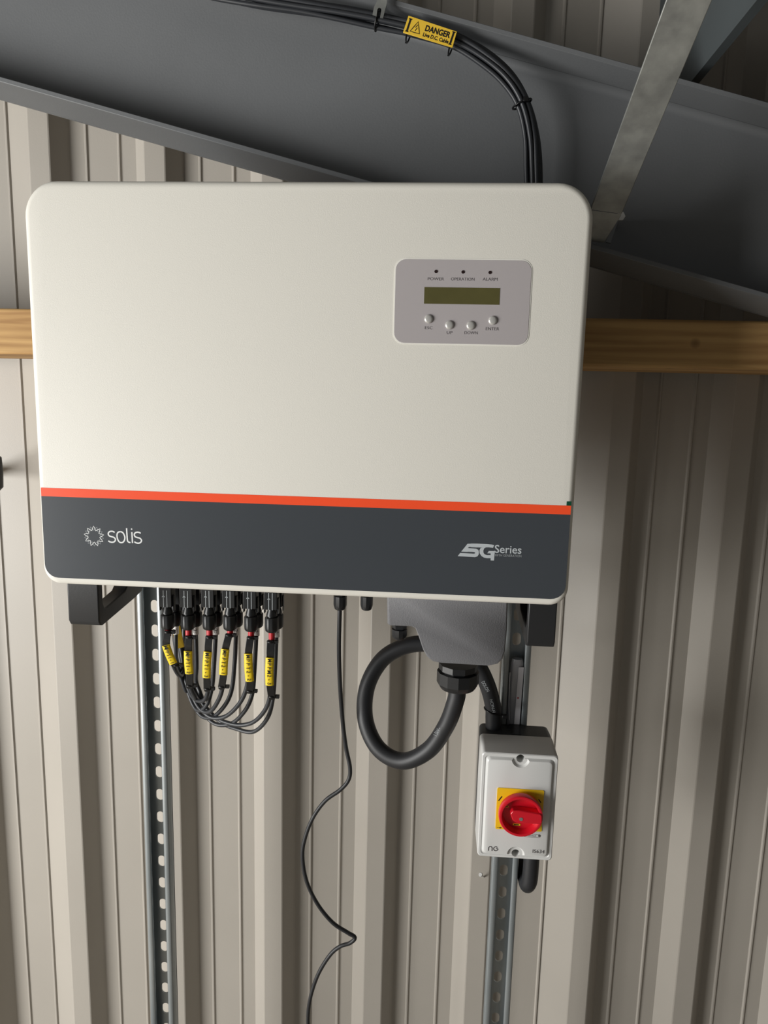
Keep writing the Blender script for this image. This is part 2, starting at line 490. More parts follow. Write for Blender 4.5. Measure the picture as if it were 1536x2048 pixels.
# ================================================================ INVERTER
YI = 0.8454
IX0, IX1, IZ0, IZ1 = -0.4850, 0.1617, EYE - 0.2462, EYE + 0.2305
inv = empty('solar_inverter', ((IX0 + IX1) / 2, 0.95, IZ0), 'large white wall inverter with a dark grey lower band and orange stripe', 'inverter')


def outline(ins, rt=0.040, rb=0.022):
    """rounded front outline, larger radii on top, inset by ins"""
    x0, x1, z0, z1 = IX0 + ins, IX1 - ins, IZ0 + ins, IZ1 - ins
    out = []
    for (cx, cz, a0, r) in ((x1, z1, 0, rt), (x0, z1, 90, rt), (x0, z0, 180, rb), (x1, z0, 270, rb)):
        r = max(r - ins, 0.004)
        sx = -1 if a0 in (0, 270) else 1; sz = -1 if a0 in (0, 90) else 1
        for k in range(11):
            a = math.radians(a0 + 9 * k); out.append((cx + sx * r + r * math.cos(a), cz + sz * r + r * math.sin(a)))
    return out


rings = []
BR = 0.008
for k in range(7):
    a = math.radians(90 * k / 6)
    rings.append([(x, YI + BR * (1 - math.sin(a)) if 0 else YI + BR - BR * math.cos(a), z) for x, z in outline(BR - BR * math.sin(a))])
rings.append([(x, YI + 0.052, z) for x, z in outline(0.0015)])
rings.append([(x, YI + 0.052, z) for x, z in outline(0.006)])
mb = MB(); mb.loft(rings); mb.build('front_cover', M['white'], inv, smooth=40)
mb = MB(); mb.loft([[(x, y, z) for x, z in outline(0.012)] for y in (YI + 0.0521, YI + 0.133)])
mb.build('rear_body', M['body'], inv, smooth=40)
mb = MB()
for k in range(34):
    x = IX0 + 0.03 + k * 0.0178
    mb.box(x, x + 0.003, YI + 0.1331, YI + 0.151, IZ0 + 0.05, IZ1 - 0.05)
tag(mb.build('cooling_fins', M['body'], inv), kind='stuff')
mb = MB(); mb.box(IX0 + 0.03, IX1 - 0.008, YI + 0.1515, D_S - 0.0002, IZ0 + 0.12, IZ0 + 0.34)
mb.build('wall_bracket', M['galv'], inv)
# films
yf = YI - 0.0003


def film(name, x0, x1, z0, z1, m, y=yf, rs=(0, 0), par=inv, t=0.0004):
    """flat film with lower corner radius rs[0], upper rs[1]"""
    out = []
    for (cx, cz, a0, r) in ((x1, z1, 0, rs[1]), (x0, z1, 90, rs[1]), (x0, z0, 180, rs[0]), (x1, z0, 270, rs[0])):
        sx = -1 if a0 in (0, 270) else 1; sz = -1 if a0 in (0, 90) else 1
        for k in range(7 if r else 1):
            a = math.radians(a0 + 15 * k); out.append((cx + sx * r + r * math.cos(a), cz + sz * r + r * math.sin(a)) if r else (cx, cz))
    mb = MB(); mb.prism_y(out, y, y + t); return mb.build(name, m, par)


film('lower_band', IX0 + 0.0042, IX1 - 0.0042, EYE - 0.2372, EYE - 0.1350, M['foil'], rs=(0.017, 0))
film('orange_stripe', IX0 + 0.0042, IX1 - 0.0042, EYE - 0.1350, EYE - 0.1245, M['red_film'])
film('film_tab', IX1 - 0.0095, IX1 - 0.0040, EYE - 0.1245, EYE - 0.1195, M['tape'])['label'] = 'green protective film tab'
# recess around the control panel and the panel itself
film('panel_rim', -0.0545, 0.0985, EYE + 0.0550, EYE + 0.1488, M['white_line'], rs=(0.0125, 0.0125), y=YI - 0.0004)
cp = film('control_panel', -0.0532, 0.0972, EYE + 0.0563, EYE + 0.1475, M['silver'], rs=(0.0115, 0.0115), y=YI - 0.0008, t=0.0006)
cp['label'] = 'silver control panel with display and buttons'
YP = YI - 0.0009
film('display', -0.0204, 0.0637, EYE + 0.0997, EYE + 0.1177, M['lcd'], y=YP - 0.0002, par=cp, t=0.0003)['label'] = 'small olive green display'


def on(u, v, y=YP):
    return at(u, v, y)


for u, v, s in ((872, 543, 'POWER'), (926, 544, 'OPERATION'), (980, 545, 'ALARM')):
    p = on(u, v); mb = MB(); mb.lathe([(0.0018, -0.0004), (0.0018, 0.0002)], p, 'y', 14); mb.build('indicator_light', M['led'], cp)
for u, v, wd, s in ((871.5, 557.8, 31, 'POWER'), (925.3, 558.2, 45, 'OPERATION'), (980, 558.4, 28, 'ALARM'), (857.3, 655.6, 15, 'ESC'), (899, 665.3, 11, 'UP'), (942, 665.5, 25.5, 'DOWN'), (984.7, 657.6, 25.5, 'ENTER')):
    lettering('lettering', s, on(u, v, YP - 0.0001), 0.0031, M['ink'], cp, width=wd * 0.000578, off=-0.01)
for u, v in ((857.3, 638), (899, 650), (941.5, 651), (985.5, 641)):
    p = on(u, v)
    mb = MB(); mb.lathe([(0.0049, 0), (0.0049, -0.0008), (0.0044, -0.0016), (0.0030, -0.0021), (0.0010, -0.0023)], p, 'y', 20)
    mb.build('button', M['button'], cp, smooth=40)
# sunburst logo and wordmark
PX = 0.000592
lc = on(188, 1072.5, yf - 0.0001)
mb = MB()
yl = yf - 0.00012
def star(n, r0, r1, ph, wd, yy):
    P = []
    for k in range(n * 6):
        a = 2 * PI * k / (n * 6) + ph; t = abs(((k % 6) / 6) * 2 - 1)      # 1 at valley, 0 at tip
        r = r0 + (r1 - r0) * ((1 - t) ** 1.35)
        P.append((lc.x + r * math.sin(a), lc.z + r * math.cos(a)))
    ribbon(mb, P, wd, yy, True)
star(9, 12.2 * PX, 21.5 * PX, -PI / 9, 1.35 * PX, yl)
mb.build('sunburst_logo', M['ink_white'], inv)
mb = MB()
star(9, 12.6 * PX, 21.0 * PX, 0, 0.85 * PX, yl + 0.00004)
mb.build('sunburst_logo', M['ink_mid'], inv)
def LG(u, v):
    """pixels of the wordmark crop (scale 10.97, origin 160,1040) to the film"""
    p = on(160 + u / 10.97, 1040 + v / 10.97, yf); return (p.x, p.z)
mb = MB(); ws = 2.9 * PX
def stroke(pts, sub=5):
    P = smooth_path([(x, z, 0) for x, z in [LG(*p) for p in pts]], sub); ribbon(mb, [(p.x, p.y) for p in P], ws, yl)
def ess(ox, oy):
    stroke([(760 + ox, 272 + oy), (725 + ox, 252 + oy), (680 + ox, 248 + oy), (640 + ox, 262 + oy), (620 + ox, 300 + oy), (640 + ox, 345 + oy), (690 + ox, 365 + oy), (745 + ox, 382 + oy), (778 + ox, 425 + oy), (760 + ox, 470 + oy), (715 + ox, 488 + oy), (660 + ox, 480 + oy), (622 + ox, 456 + oy)])
ess(0, 0); ess(572, 20)
stroke([(888, 255), (930, 270), (962, 310), (985, 380), (975, 445), (945, 485), (908, 496), (868, 484), (835, 440), (815, 375), (815, 310), (840, 268), (888, 255)])
stroke([(1022, 180), (1030, 300), (1040, 430), (1058, 478), (1108, 496)])
stroke([(1138, 265), (1145, 380), (1153, 505)])
c_ = LG(1133, 200); mb.add([(c_[0] + 1.6 * PX * math.cos(a), yl, c_[1] + 1.6 * PX * math.sin(a)) for a in [2 * PI * k / 12 for k in range(12)]], [tuple(range(12))])
mb.build('wordmark', M['ink_white'], inv)
# series emblem
LAY = [0]
def EG(u, v):
    p = on(900 + u / 9.6, 1070 + v / 9.6, yf); return (p.x, yl - LAY[0] * 0.00003, p.z)
mb = MB()
def poly(pts, z=0):
    LAY[0] += 1
    mb.add([EG(*p) for p in pts], [tuple(range(len(pts)))])
# figure 5: top bar runs on into the G; every quad drawn as strips
def strip2(a, b):
    LAY[0] += 1
    n = len(a); mb.add([EG(*p) for p in a] + [EG(*p) for p in b], [(i, i + 1, n + i + 1, n + i) for i in range(n - 1)])
strip2([(400, 164), (420, 164), (500, 165), (700, 172), (800, 182), (850, 196)], [(400, 234), (420, 234), (500, 238), (640, 240), (740, 236), (825, 245)])
poly([(335, 168), (290, 226), (215, 318), (335, 323), (352, 262), (347, 248), (362, 230), (420, 228), (420, 166)])
strip2([(340, 250), (440, 256), (500, 262), (545, 285), (556, 330), (550, 375), (525, 410), (480, 424)], [(300, 320), (420, 322), (465, 326), (482, 335), (484, 342), (478, 352), (465, 358), (420, 358)])
strip2([(425, 356), (195, 344)], [(485, 424), (148, 405)])
strip2([(640, 238), (590, 245), (566, 290), (570, 350), (600, 400), (650, 432), (710, 444), (780, 444)], [(690, 236), (655, 258), (640, 300), (645, 345), (670, 372), (710, 386), (750, 386), (780, 386)])
strip2([(715, 350), (745, 305), (858, 308)], [(780, 352), (790, 352), (858, 352)])
strip2([(780, 350), (780, 488)], [(858, 350), (845, 490)])
mb.build('series_emblem', M['ink_grey'], inv)
a_ = Vector(EG(1115, 275)); lettering('lettering', 'Series', a_, 0.0098, M['ink_grey'], inv, width=53 * PX, off=0.012)
a_ = Vector(EG(1118, 395)); lettering('lettering', 'FIFTH GENERATION', a_, 0.0028, M['ink_mid'], inv, width=52 * PX)

# carrying handles under both ends
def handle(xa, xb):
    yh0 = YI + 0.024; z = IZ0
    out = [(0, 0.0117), (0, -0.054), (0.004, -0.060), (0.010, -0.062), (0.115, -0.054), (0.135, -0.051), (0.150, -0.040), (0.150, 0.0117)]
    inn = [(0.0125, 0.0145), (0.0125, -0.032), (0.0165, -0.040), (0.024, -0.041), (0.080, -0.035), (0.090, -0.028), (0.098, 0.0145)]
    mb = MB()
    arm = (xb - 0.020, xb) if xa < -0.3 else (xa, xa + 0.020)
    # outline in plan: full-width front leg, narrower arm running back
    o_ = MB(); o_.loft([[(x, yh0 + y, z + h) for y, h in out] for x in (xa, xb)])
    cb = MB(); cb.box(*((xa - 0.02, arm[0]) if xa < -0.3 else (arm[1], xb + 0.02)), yh0 + 0.013, yh0 + 0.2, z - 0.1, z + 0.05)
    ob = o_.build('handle', M['black'], inv)
    c = MB(); c.prism_x([(yh0 + y, z + h) for y, h in inn], xa - 0.02, xb + 0.02)
    ob.location = (0, 0, 0); par = ob.parent; ob.parent = None
    cut(ob, [c, cb]); bv = ob.modifiers.new('b', 'BEVEL'); bv.width = 0.0022; bv.segments = 3; bv.limit_method = 'ANGLE'; bv.angle_limit = 0.7; ob.parent = par; ob.location = -par.location
    return ob
handle(at(135, 1200, YI + 0.024).x, at(197, 1200, YI + 0.024).x)
handle(at(1056, 1240, YI + 0.024).x, at(1113, 1240, YI + 0.024).x)

# terminal cover
D_C = 0.892
tc_px = [(773, 1180), (774, 1249), (778, 1252), (822, 1254), (830, 1258), (836, 1272), (846, 1302), (854, 1316), (866, 1325), (880, 1328), (930, 1331), (978, 1334), (996, 1330), (1006, 1320), (1011, 1305), (1015, 1260), (1017, 1190)]
def ring_at(D, sc, y):
    P = [at(u, v, D_C) for u, v in tc_px]; c = Vector((sum(p.x for p in P) / len(P), 0, max(p.z for p in P)))
    return [(c.x + (p.x - c.x) * sc, y, c.z + (p.z - c.z) * sc) for p in P]
mb = MB(); mb.loft([ring_at(0, 0.968, D_C), ring_at(0, 0.985, D_C + 0.001), ring_at(0, 0.996, D_C + 0.004), ring_at(0, 1.0, D_C + 0.009), ring_at(0, 1.0, D_C + 0.095)])
mb.build('terminal_cover', M['cover'], inv, smooth=38)['label'] = 'grey moulded cable terminal cover'


def hexgland(name, c, r, h, par, n=8):
    """c top centre; collar, ribbed nut tapering to the cable"""
    mb = MB()
    mb.lathe([(r * 0.93, 0), (r * 0.93, -h * 0.22), (r * 0.80, -h * 0.24), (r * 0.80, -h * 0.30)], c, 'z', n)
    mb.lathe([(r, -h * 0.30), (r, -h * 0.74), (r * 0.93, -h * 0.84)], c, 'z', 12)
    mb.lathe([(r * 0.90, -h * 0.84), (r * 0.82, -h * 0.95), (r * 0.62, -h)], c, 'z', 24)
    return mb.build(name, M['gland'], par, smooth=22)


D_G = 0.955
gc = at(917, 1326, D_G)
hexgland('large_gland', gc, 0.0290, 0.037, inv, 10)
hexgland('small_gland', at(799, 1249, 0.945), 0.0105, 0.020, inv, 6)
for u, lab in ((680, 'comms'), (733, 'blank')):
    p = at(u, 1219 if u < 700 else 1219.5, 0.955); p.z += 0.028; p.z = p.z
    hexgland('small_gland', p, 0.0092 if u < 700 else 0.0086, 0.028, inv, 6)

# ================================================================ SOLAR CABLES AND PLUGS
codes = ['MPPT1-1', 'MPPT1-2', 'MPPT1-3', 'MPPT2-1', 'MPPT2-2', 'MPPM2-3']
fx = [335, 376, 418.5, 460, 502, 543.5]
D_F, D_B = 0.930, 0.958
nutz = [1257, 1258, 1258, 1259, 1261, 1263]


def plug(par, cx, y, zn, front):
    """square latch body, bulb neck and ribbed nut hanging down from zt; returns z of the nut's end"""
    b = MB(); zt = zn + 0.0520
    b.box(cx - 0.0088, cx + 0.0088, y - 0.0080, y + 0.0080, zt - 0.0195, IZ0 + 0.0118)
    b.box(cx - 0.0102, cx - 0.0088, y - 0.0035, y + 0.0035, zt - 0.026, zt - 0.004)
    b.box(cx + 0.0088, cx + 0.0102, y - 0.0035, y + 0.0035, zt - 0.026, zt - 0.004)
    pb = b.build('plug_body', M['mc4'], par, bevel=0.0010)
    n = MB(); n.lathe([(0.0052, 0.0), (0.0054, -0.002), (0.0072, -0.008), (0.0074, -0.0100), (0.0058, -0.0104), (0.0058, -0.0121)], (cx, y, zt - 0.0194), 'z', 20)
    n.build('plug_neck', M['mc4'], par, smooth=40)
    n = MB(); n.lathe([(0.0086, 0), (0.0093, -0.001), (0.0093, -0.0150), (0.0088, -0.0185), (0.0070, -0.0205)], (cx, y, zt - 0.0315), 'z', 36, mod=lambda k, h: 1.0 if k % 4 < 3 else 0.93)
    n.build('plug_nut', M['mc4'], par, smooth=35)
    if front:                                   # moulded arrow marks
        a = MB()
        for dx in (-0.0022, 0.0026):
            ribbon(a, [(cx + dx, zt + 0.004), (cx + dx, zt - 0.0195)], 0.0007, y - 0.00825)
        ribbon(a, [(cx - 0.0040, zt - 0.0052), (cx - 0.0022, zt - 0.0030), (cx - 0.0004, zt - 0.0052)], 0.0007, y - 0.00825)
        a.build('arrow_mark', M['ink_grey'], pb)
    return zn


# way points of the cables in the hanging bundle (frame px, depth)
endpt = [(362, 1345, 1.000), (352, 1290, 1.015), (350, 1230, 1.030), (350, 1165, 1.035), (352, 1100, 1.037)]
front_paths = [
    [(335, 1268, .93), (337, 1300, .935), (350, 1338, .955), (362, 1352, .985), (366, 1330, 1.0), (360, 1285, 1.012), (352, 1230, 1.022), (350, 1150, 1.022)],
    [(376, 1272, .93), (377, 1320, .938), (381, 1372, .945), (389, 1392, .960), (390, 1398, .975), (380, 1385, .99), (367, 1345, 1.0), (361, 1290, 1.02), (356, 1230, 1.03), (356, 1150, 1.035)],
    [(418.5, 1270, .93), (415, 1330, .935), (417, 1372, .94), (411, 1397, .95), (398, 1402, .965), (382, 1388, .985), (369, 1350, 1.0), (358, 1290, 1.012), (360, 1150, 1.02)],
    [(460, 1270, .93), (452, 1310, .935), (446, 1370, .94), (436, 1402, .95), (418, 1424, .965), (396, 1412, .98), (374, 1360, 1.0), (364, 1300, 1.02), (366, 1150, 1.035)],
    [(502, 1272, .93), (498, 1320, .935), (494, 1372, .94), (478, 1408, .95), (448, 1434, .965), (414, 1430, .98), (385, 1385, .995), (368, 1320, 1.01), (371, 1150, 1.02)],
    [(543.5, 1274, .93), (543, 1330, .935), (541, 1385, .94), (530, 1420, .95), (503, 1446, .965), (464, 1448, .98), (420, 1425, 1.0), (380, 1360, 1.015), (372, 1290, 1.03), (376, 1150, 1.03)],
]
back_paths = [
    [(352, 1266, .958), (352, 1300, .962), (355, 1330, .99), (368, 1372, .995), (374, 1382, 1.0), (374, 1360, 1.01), (362, 1300, 1.03), (344, 1150, 1.036)],
    [(391, 1270, .958), (393, 1330, .962), (392, 1362, .975), (400, 1385, .97), (404, 1400, .975), (392, 1398, .99), (376, 1360, 1.01), (366, 1290, 1.036), (340, 1150, 1.030)],
    [(430.5, 1270, .958), (428, 1330, .962), (424, 1375, .965), (412, 1412, .97), (392, 1418, .985), (372, 1370, 1.005), (362, 1310, 1.024), (344, 1150, 1.018)],
    [(471, 1268, .958), (469, 1330, .962), (462, 1385, .965), (444, 1418, .97), (420, 1436, .985), (396, 1424, 1.0), (372, 1370, 1.02), (352, 1300, 1.034), (336, 1150, 1.020)],
    [(512, 1268, .958), (509, 1340, .962), (504, 1390, .965), (488, 1424, .97), (460, 1448, .985), (424, 1444, 1.0), (392, 1400, 1.02), (370, 1340, 1.036), (381, 1150, 1.036)],
    [(552, 1274, .958), (550, 1340, .962), (546, 1395, .962), (535, 1436, .97), (508, 1463, .985), (474, 1458, 1.0), (436, 1440, 1.02), (392, 1385, 1.035), (376, 1320, 1.036), (386, 1150, 1.022)],
]
ordn = ['leftmost', 'second from the left', 'third from the left', 'fourth from the left', 'fifth from the left', 'rightmost']
for k in range(6):
    zt = IZ0 - 0.001
    for fr in (True, False):
        D = D_F if fr else D_B
        c = at(fx[k], 1220, D_F); cx = c.x + (0 if fr else 0.0005)
        nm = 'solar_cable'
        lab = ('black solar cable with front row plug marked %s, %s' % (codes[k], ordn[k])) if fr else \
              ('black solar cable with white band on the rear row plug behind marker %s' % codes[k])
        e = empty(nm, (cx, D, zt), lab, 'cable', 'solar cables plugged in front' if fr else 'solar cables plugged behind')
        zn = plug(e, cx, D, at(fx[k], nutz[k], D).z + (0 if fr else 0.0055), fr)
        P = [Vector((cx, D, zn + 0.004)), Vector((cx, D, zn - 0.003))] + [at(*p) for p in (front_paths[k] if fr else back_paths[k])][1:]
        mb = MB(); mb.tube(P, 0.0031, 8, 6); mb.build('sheath', M['solar'], e, smooth=180)
        mb = MB(); mb.lathe([(0.0042, 0.002), (0.0042, -0.0105 if fr else -0.0125)], (cx, D, zn), 'z', 16)
        bd = mb.build('colour_band', M['redband' if fr else 'whiteband'], e, smooth=40)
        if not fr:
            lettering('lettering', '2:', Vector((cx + 0.0006, D - 0.0044, zn - 0.006)), 0.006, M['ink_black'], bd, ang=-1.4)
# marker carriers tied to the front cables: (top px, bottom px, yellow start, yellow end)
carr = [((335, 1262), (352, 1332), (331, 1291), (346, 1328)), ((377, 1272), (378, 1378), (375.5, 1303), (378, 1348)), ((418, 1272), (414, 1384), (415, 1304), (412.5, 1356)),
        ((458, 1268), (442, 1380), (450, 1299), (446, 1350)), ((501, 1273), (499, 1388), (496, 1308), (499, 1363)), ((541, 1281), (544, 1400), (539.5, 1316), (539, 1371))]
for k, (a, b, y0, y1) in enumerate(carr):
    D = 0.9215
    pa, pb = at(*a, D), at(*b, D + 0.004); ya, yb_ = at(*y0, D - 0.002), at(*y1, D - 0.001)
    e = empty('cable_marker', pa, 'yellow sleeve marker reading %s on a black carrier strip tied to its cable' % codes[k], 'cable marker', 'yellow string markers')
    mid = [pa.lerp(ya, 0.5), ya, ya.lerp(yb_, 0.5), yb_]
    line = [pa, pa.lerp(ya, 0.6), ya + Vector((0, 0.002, 0)), ya.lerp(yb_, 0.5) + Vector((-0.0006, 0.0015, 0)), yb_ + Vector((0, 0.002, 0)), pb]
    line = smooth_path(line, 4)
    hw, ht = 0.0050, 0.0008
    rings = []
    for i, p in enumerate(line):
        t = (line[min(i + 1, len(line) - 1)] - line[max(i - 1, 0)]).normalized(); s = Vector((0, 1, 0)).cross(t).normalized()
        u_ = i / (len(line) - 1); hh = hw * (0.72 if u_ < 0.02 or u_ > 0.98 else 1)
        rings.append([p - s * hh, p + s * hh, p + s * hh + Vector((0, 2 * ht, 0)), p - s * hh + Vector((0, 2 * ht, 0))])
    mb = MB(); mb.loft(rings); mb.build('carrier_strip', M['tie'], e, bevel=0.0005)
    # sleeve
    sl = smooth_path([ya, ya.lerp(yb_, 0.5) + Vector((-0.0006, -0.0003, 0)), yb_], 5); rings = []
    for i, p in enumerate(sl):
        t = (sl[min(i + 1, len(sl) - 1)] - sl[max(i - 1, 0)]).normalized(); s = Vector((0, 1, 0)).cross(t).normalized()
        ring = []
        for j in range(12):
            an = 2 * PI * j / 12; ring.append(p + s * (0.0059 * math.cos(an)) + Vector((0, 0.0016 + 0.0026 * math.sin(an), 0)))
        rings.append(ring)
    mb = MB(); mb.loft(rings); slv = mb.build('yellow_sleeve', M['yellow'], e, smooth=50)
    # letters run down the sleeve
    L = (yb_ - ya); n = len(codes[k])
    for i, chh in enumerate(codes[k]):
        t = (i + 0.6) / (n + 0.2); p = ya.lerp(yb_, t) + Vector((-0.0006 * (1 - abs(2 * t - 1)), -0.0018, 0))
        an = math.atan2(L.z, L.x)
        me = text_mesh(chh, 0.0074, 0, off=0.00006)
        if me.vertices:
            xs_ = [v.co.x for v in me.vertices]; cxx = (max(xs_) + min(xs_)) / 2
            for v in me.vertices:
                x, z = v.co.x - cxx, v.co.y - 0.0002
                v.co = p + Vector((x * math.cos(an) - z * math.sin(an), 0, x * math.sin(an) + z * math.cos(an)))
            link('lettering', me, M['ink_black'], slv)
    # ties at both ends
    for q, rr in ((line[1], 0.0055), (line[-2], 0.0055)):
        mb = MB()
        mb.lathe([(rr, -0.0014), (rr + 0.0006, 0), (rr, 0.0014)], q + Vector((0, 0.0042, 0)), 'z', 14)
        mb.box(q.x + rr - 0.001, q.x + rr + 0.0045, q.y + 0.001, q.y + 0.006, q.z - 0.0022, q.z + 0.0022)
        mb.build('tie', M['tie'], e, bevel=0.0004)
# loose yellow danger tag behind the first plug
tp = [(357, 1238), (368, 1294), (350, 1299), (344, 1256)]
T = [at(u, v, 0.982 if i < 2 else 0.976) for i, (u, v) in enumerate(tp)]
mb = MB(); mb.hexa(T, [p + Vector((0.0004, 0.0012, 0)) for p in T])
t_ = tag(mb.build('warning_tag', M['dangery']), 'small yellow warning tag hanging edge on behind the first solar plug', 'tag'); center(t_)

# ================================================================ AC CABLE, COMMS CABLE
RC = 0.0121
g_end = gc + Vector((0, 0, -0.037))
ac_pts = [gc + Vector((0, 0, -0.030)), g_end + Vector((0, 0, -0.004)), at(911, 1402, 0.956), at(893, 1450, 0.962), at(857, 1500, 0.972), at(805, 1522, 0.985), at(757, 1497, 1.0), at(731, 1440, 1.015),
          at(734, 1375, 1.026), at(762, 1322, 1.034), at(803, 1295, 1.0345), at(850, 1287, 1.0335), at(905, 1297, 1.030), at(950, 1325, 1.026), at(974, 1368, 1.028), at(986, 1412, 1.033), at(987, 1436, 1.035), at(987, 1462, 1.036)]
ac = empty('power_cable', ac_pts[0], 'thick black power cable looping from the inverter gland to the isolator', 'cable')
mb = MB(); mb.tube(ac_pts, RC, 20, 8); mb.build('sheath', M['cable'], ac, smooth=180)
def cable_text(s, u, v, D, h, ang, wd):
    p = at(u, v, D); lettering('lettering', s, p, h, M['ink_grey'], ac, width=wd, ang=ang)
cable_text('1.5kV~', 874.5, 1463, 0.9485, 0.0052, math.radians(64), 0.0135)
cable_text('DOLON', 971, 1373, 1.0035, 0.0050, math.radians(-60), 0.017)
cable_text('HC9N-H', 985, 1412, 0.9975, 0.0045, math.radians(-75), 0.020)

cm = [at(680, 1212, .955), at(679, 1240, .957), at(678, 1300, .965), at(680, 1370, .98), at(685, 1440, 1.0), at(692, 1495, 1.01), at(700, 1535, 1.01), at(697, 1560, 1.01), at(680, 1580, 1.01), at(650, 1602, 1.01), at(625, 1637, 1.01), at(609, 1680, 1.01),
      at(605, 1715, 1.01), at(613, 1762, 1.01), at(635, 1808, 1.01), at(665, 1845, 1.01), at(695, 1865, 1.01), at(710, 1875, 1.01), at(700, 1886, 1.01), at(680, 1893, 1.01), at(660, 1910, 1.01), at(637, 1947, 1.01), at(622, 1990, 1.01), at(616, 2030, 1.01), at(617, 2080, 1.01), at(622, 2250, 1.02)]
mb = MB(); mb.tube(cm, 0.0031, 10, 6)
o = mb.build('data_cable', M['cable'], smooth=180); tag(center(o), 'thin black data cable snaking down from the small gland in front of the cladding', 'cable')

# ================================================================ ISOLATOR
ix0, ix1, iz1, iz0 = 0.0783, 0.1843, EYE - 0.4935, EYE - 0.6545
YF, YM = 0.9565, 1.012
iso = empty('isolator_switch', ((ix0 + ix1) / 2, D_S - 0.02, iz0), 'pale grey rotary isolator box with a red knob on a yellow plate', 'isolator')
mb = MB(); mb.loft([[(x, y, z) for x, z in rrect(ix0 + i_, ix1 - i_, iz0 + i_, iz1 - i_, 0.007, 5)] for y, i_ in ((YM + 0.0005, 0.0), (YM + 0.02, 0.0003), (D_S - 0.0005, 0.0012))])
isb = mb.build('base', M['base'], iso, smooth=40)
mb = MB()
rr_ = lambda i_: rrect(ix0 + i_, ix1 - i_, iz0 + i_, iz1 - i_, 0.0055, 5)
mb.loft([[(x, y, z) for x, z in rr_(i_)] for y, i_ in ((YM, -0.0002), (YF + 0.004, 0.0), (YF + 0.0012, 0.0003), (YF, 0.0014), (YF, 0.0044), (YF + 0.0007, 0.0050), (YF + 0.0007, 0.0060), (YF - 0.0030, 0.0084), (YF - 0.0034, 0.0090))])
lid = mb.build('lid', M['lid'], iso, smooth=35)
px_, pz_ = at(1041, 1517, YF), at(1031, 1706, YF)
lid.parent = None; lid.location = (0, 0, 0)
c1 = MB(); c1.lathe([(0.0058, -0.03), (0.0058, 0.035)], px_, 'y', 24)
c2 = MB(); c2.lathe([(0.0058, -0.03), (0.0058, 0.035)], pz_, 'y', 24)
c3 = MB(); c3.lathe([(0.0135, -0.02), (0.0125, -0.0032), (0.0100, -0.0002)], px_ + Vector((0, 0, 0.0005)), 'y', 28)
c4 = MB(); c4.lathe([(0.0135, -0.02), (0.0125, -0.0032), (0.0100, -0.0002)], pz_ + Vector((0, 0, -0.0005)), 'y', 28)
cut(lid, [c1, c2, c3, c4]); lid.parent = iso; lid.location = -iso.location
for p in (px_, pz_):
    mb = MB(); mb.lathe([(0.0042, 0.030), (0.0042, 0.0335)], p, 'y', 16); mb.build('screw', M['galv'], iso)
yfl = YF - 0.0035
kc = at(1039, 1619, yfl); kc.y = yfl
ps = 0.0305
film('yellow_plate', kc.x - 0.0325, kc.x + 0.0325, kc.z - 0.0315, kc.z + 0.0315, M['plate'], y=yfl - 0.0010, rs=(0.002, 0.002), par=iso, t=0.0011)
mb = MB(); mb.lathe([(0.0235, -0.0011), (0.0235, -0.0050)], kc, 'y', 40); mb.build('collar', M['plate'], iso, smooth=35)
kn = MB(); R_ = 0.0305
kn.lathe([(0.0255, -0.0051), (R_ - 0.0006, -0.0075), (R_, -0.0100), (R_, -0.0170), (R_ - 0.0008, -0.0185), (R_ - 0.0022, -0.0190), (R_ - 0.0042, -0.0186), (R_ - 0.0052, -0.0165), (R_ - 0.0065, -0.0085), (0.004, -0.0080)], kc, 'y', 56)
ko = kn.build('knob', M['knob'], iso, smooth=35)
ko['label'] = 'red rotary knob'
kb = MB()
gp = [(-0.0150, 0.0045), (-0.0118, 0.0095), (-0.0035, 0.0105), (0.0262, 0.0075), (0.0286, 0.0045), (0.0292, -0.0060), (0.0262, -0.0082), (-0.0060, -0.0082), (-0.0115, -0.0045)]
kb.prism_y([(kc.x + a, kc.z + b) for a, b in gp], kc.y - 0.0205, kc.y - 0.0079)
kb.build('grip', M['knob'], ko, bevel=0.0012, seg=2)
kb = MB(); kb.lathe([(0.0026, -0.0209), (0.0026, -0.0203)], kc + Vector((0, 0, -0.002)), 'y', 14); kb.build('screw', M['galv'], ko)
for dx, dz, ww, hh in ((-0.0190, 0.0085, 0.0026, 0.0026), (-0.0040, -0.0180, 0.0052, 0.0030)):
    film('slot', kc.x + dx - ww, kc.x + dx + ww, kc.z + dz - hh / 2, kc.z + dz + hh / 2, M['plate'], y=kc.y - 0.0089, rs=(hh * 0.45, hh * 0.45), par=ko, t=0.0006)
    film('slot', kc.x + dx - ww * 0.72, kc.x + dx + ww * 0.6, kc.z + dz - hh / 5, kc.z + dz + hh / 5, M['ink_black'], y=kc.y - 0.0092, par=ko, t=0.0003)
# plate print
mb = MB(); yy = yfl - 0.00115
ribbon(mb, [(kc.x - 0.0300, kc.z + 0.0120), (kc.x - 0.0255, kc.z + 0.0190)], 0.0016, yy)
ribbon(mb, [(kc.x + 0.0255, kc.z + 0.0180), (kc.x + 0.0290, kc.z + 0.0130)], 0.0014, yy)
ribbon(mb, [(kc.x - 0.0305, kc.z - 0.0290), (kc.x - 0.0260, kc.z - 0.0293)], 0.0006, yy)
mb.add([(kc.x - 0.0265, yy, kc.z - 0.0280), (kc.x - 0.0228, yy, kc.z - 0.0294), (kc.x - 0.0265, yy, kc.z - 0.0304)], [(0, 1, 2)])
mb.build('plate_marks', M['ink_black'], iso)
PXI = 0.00072
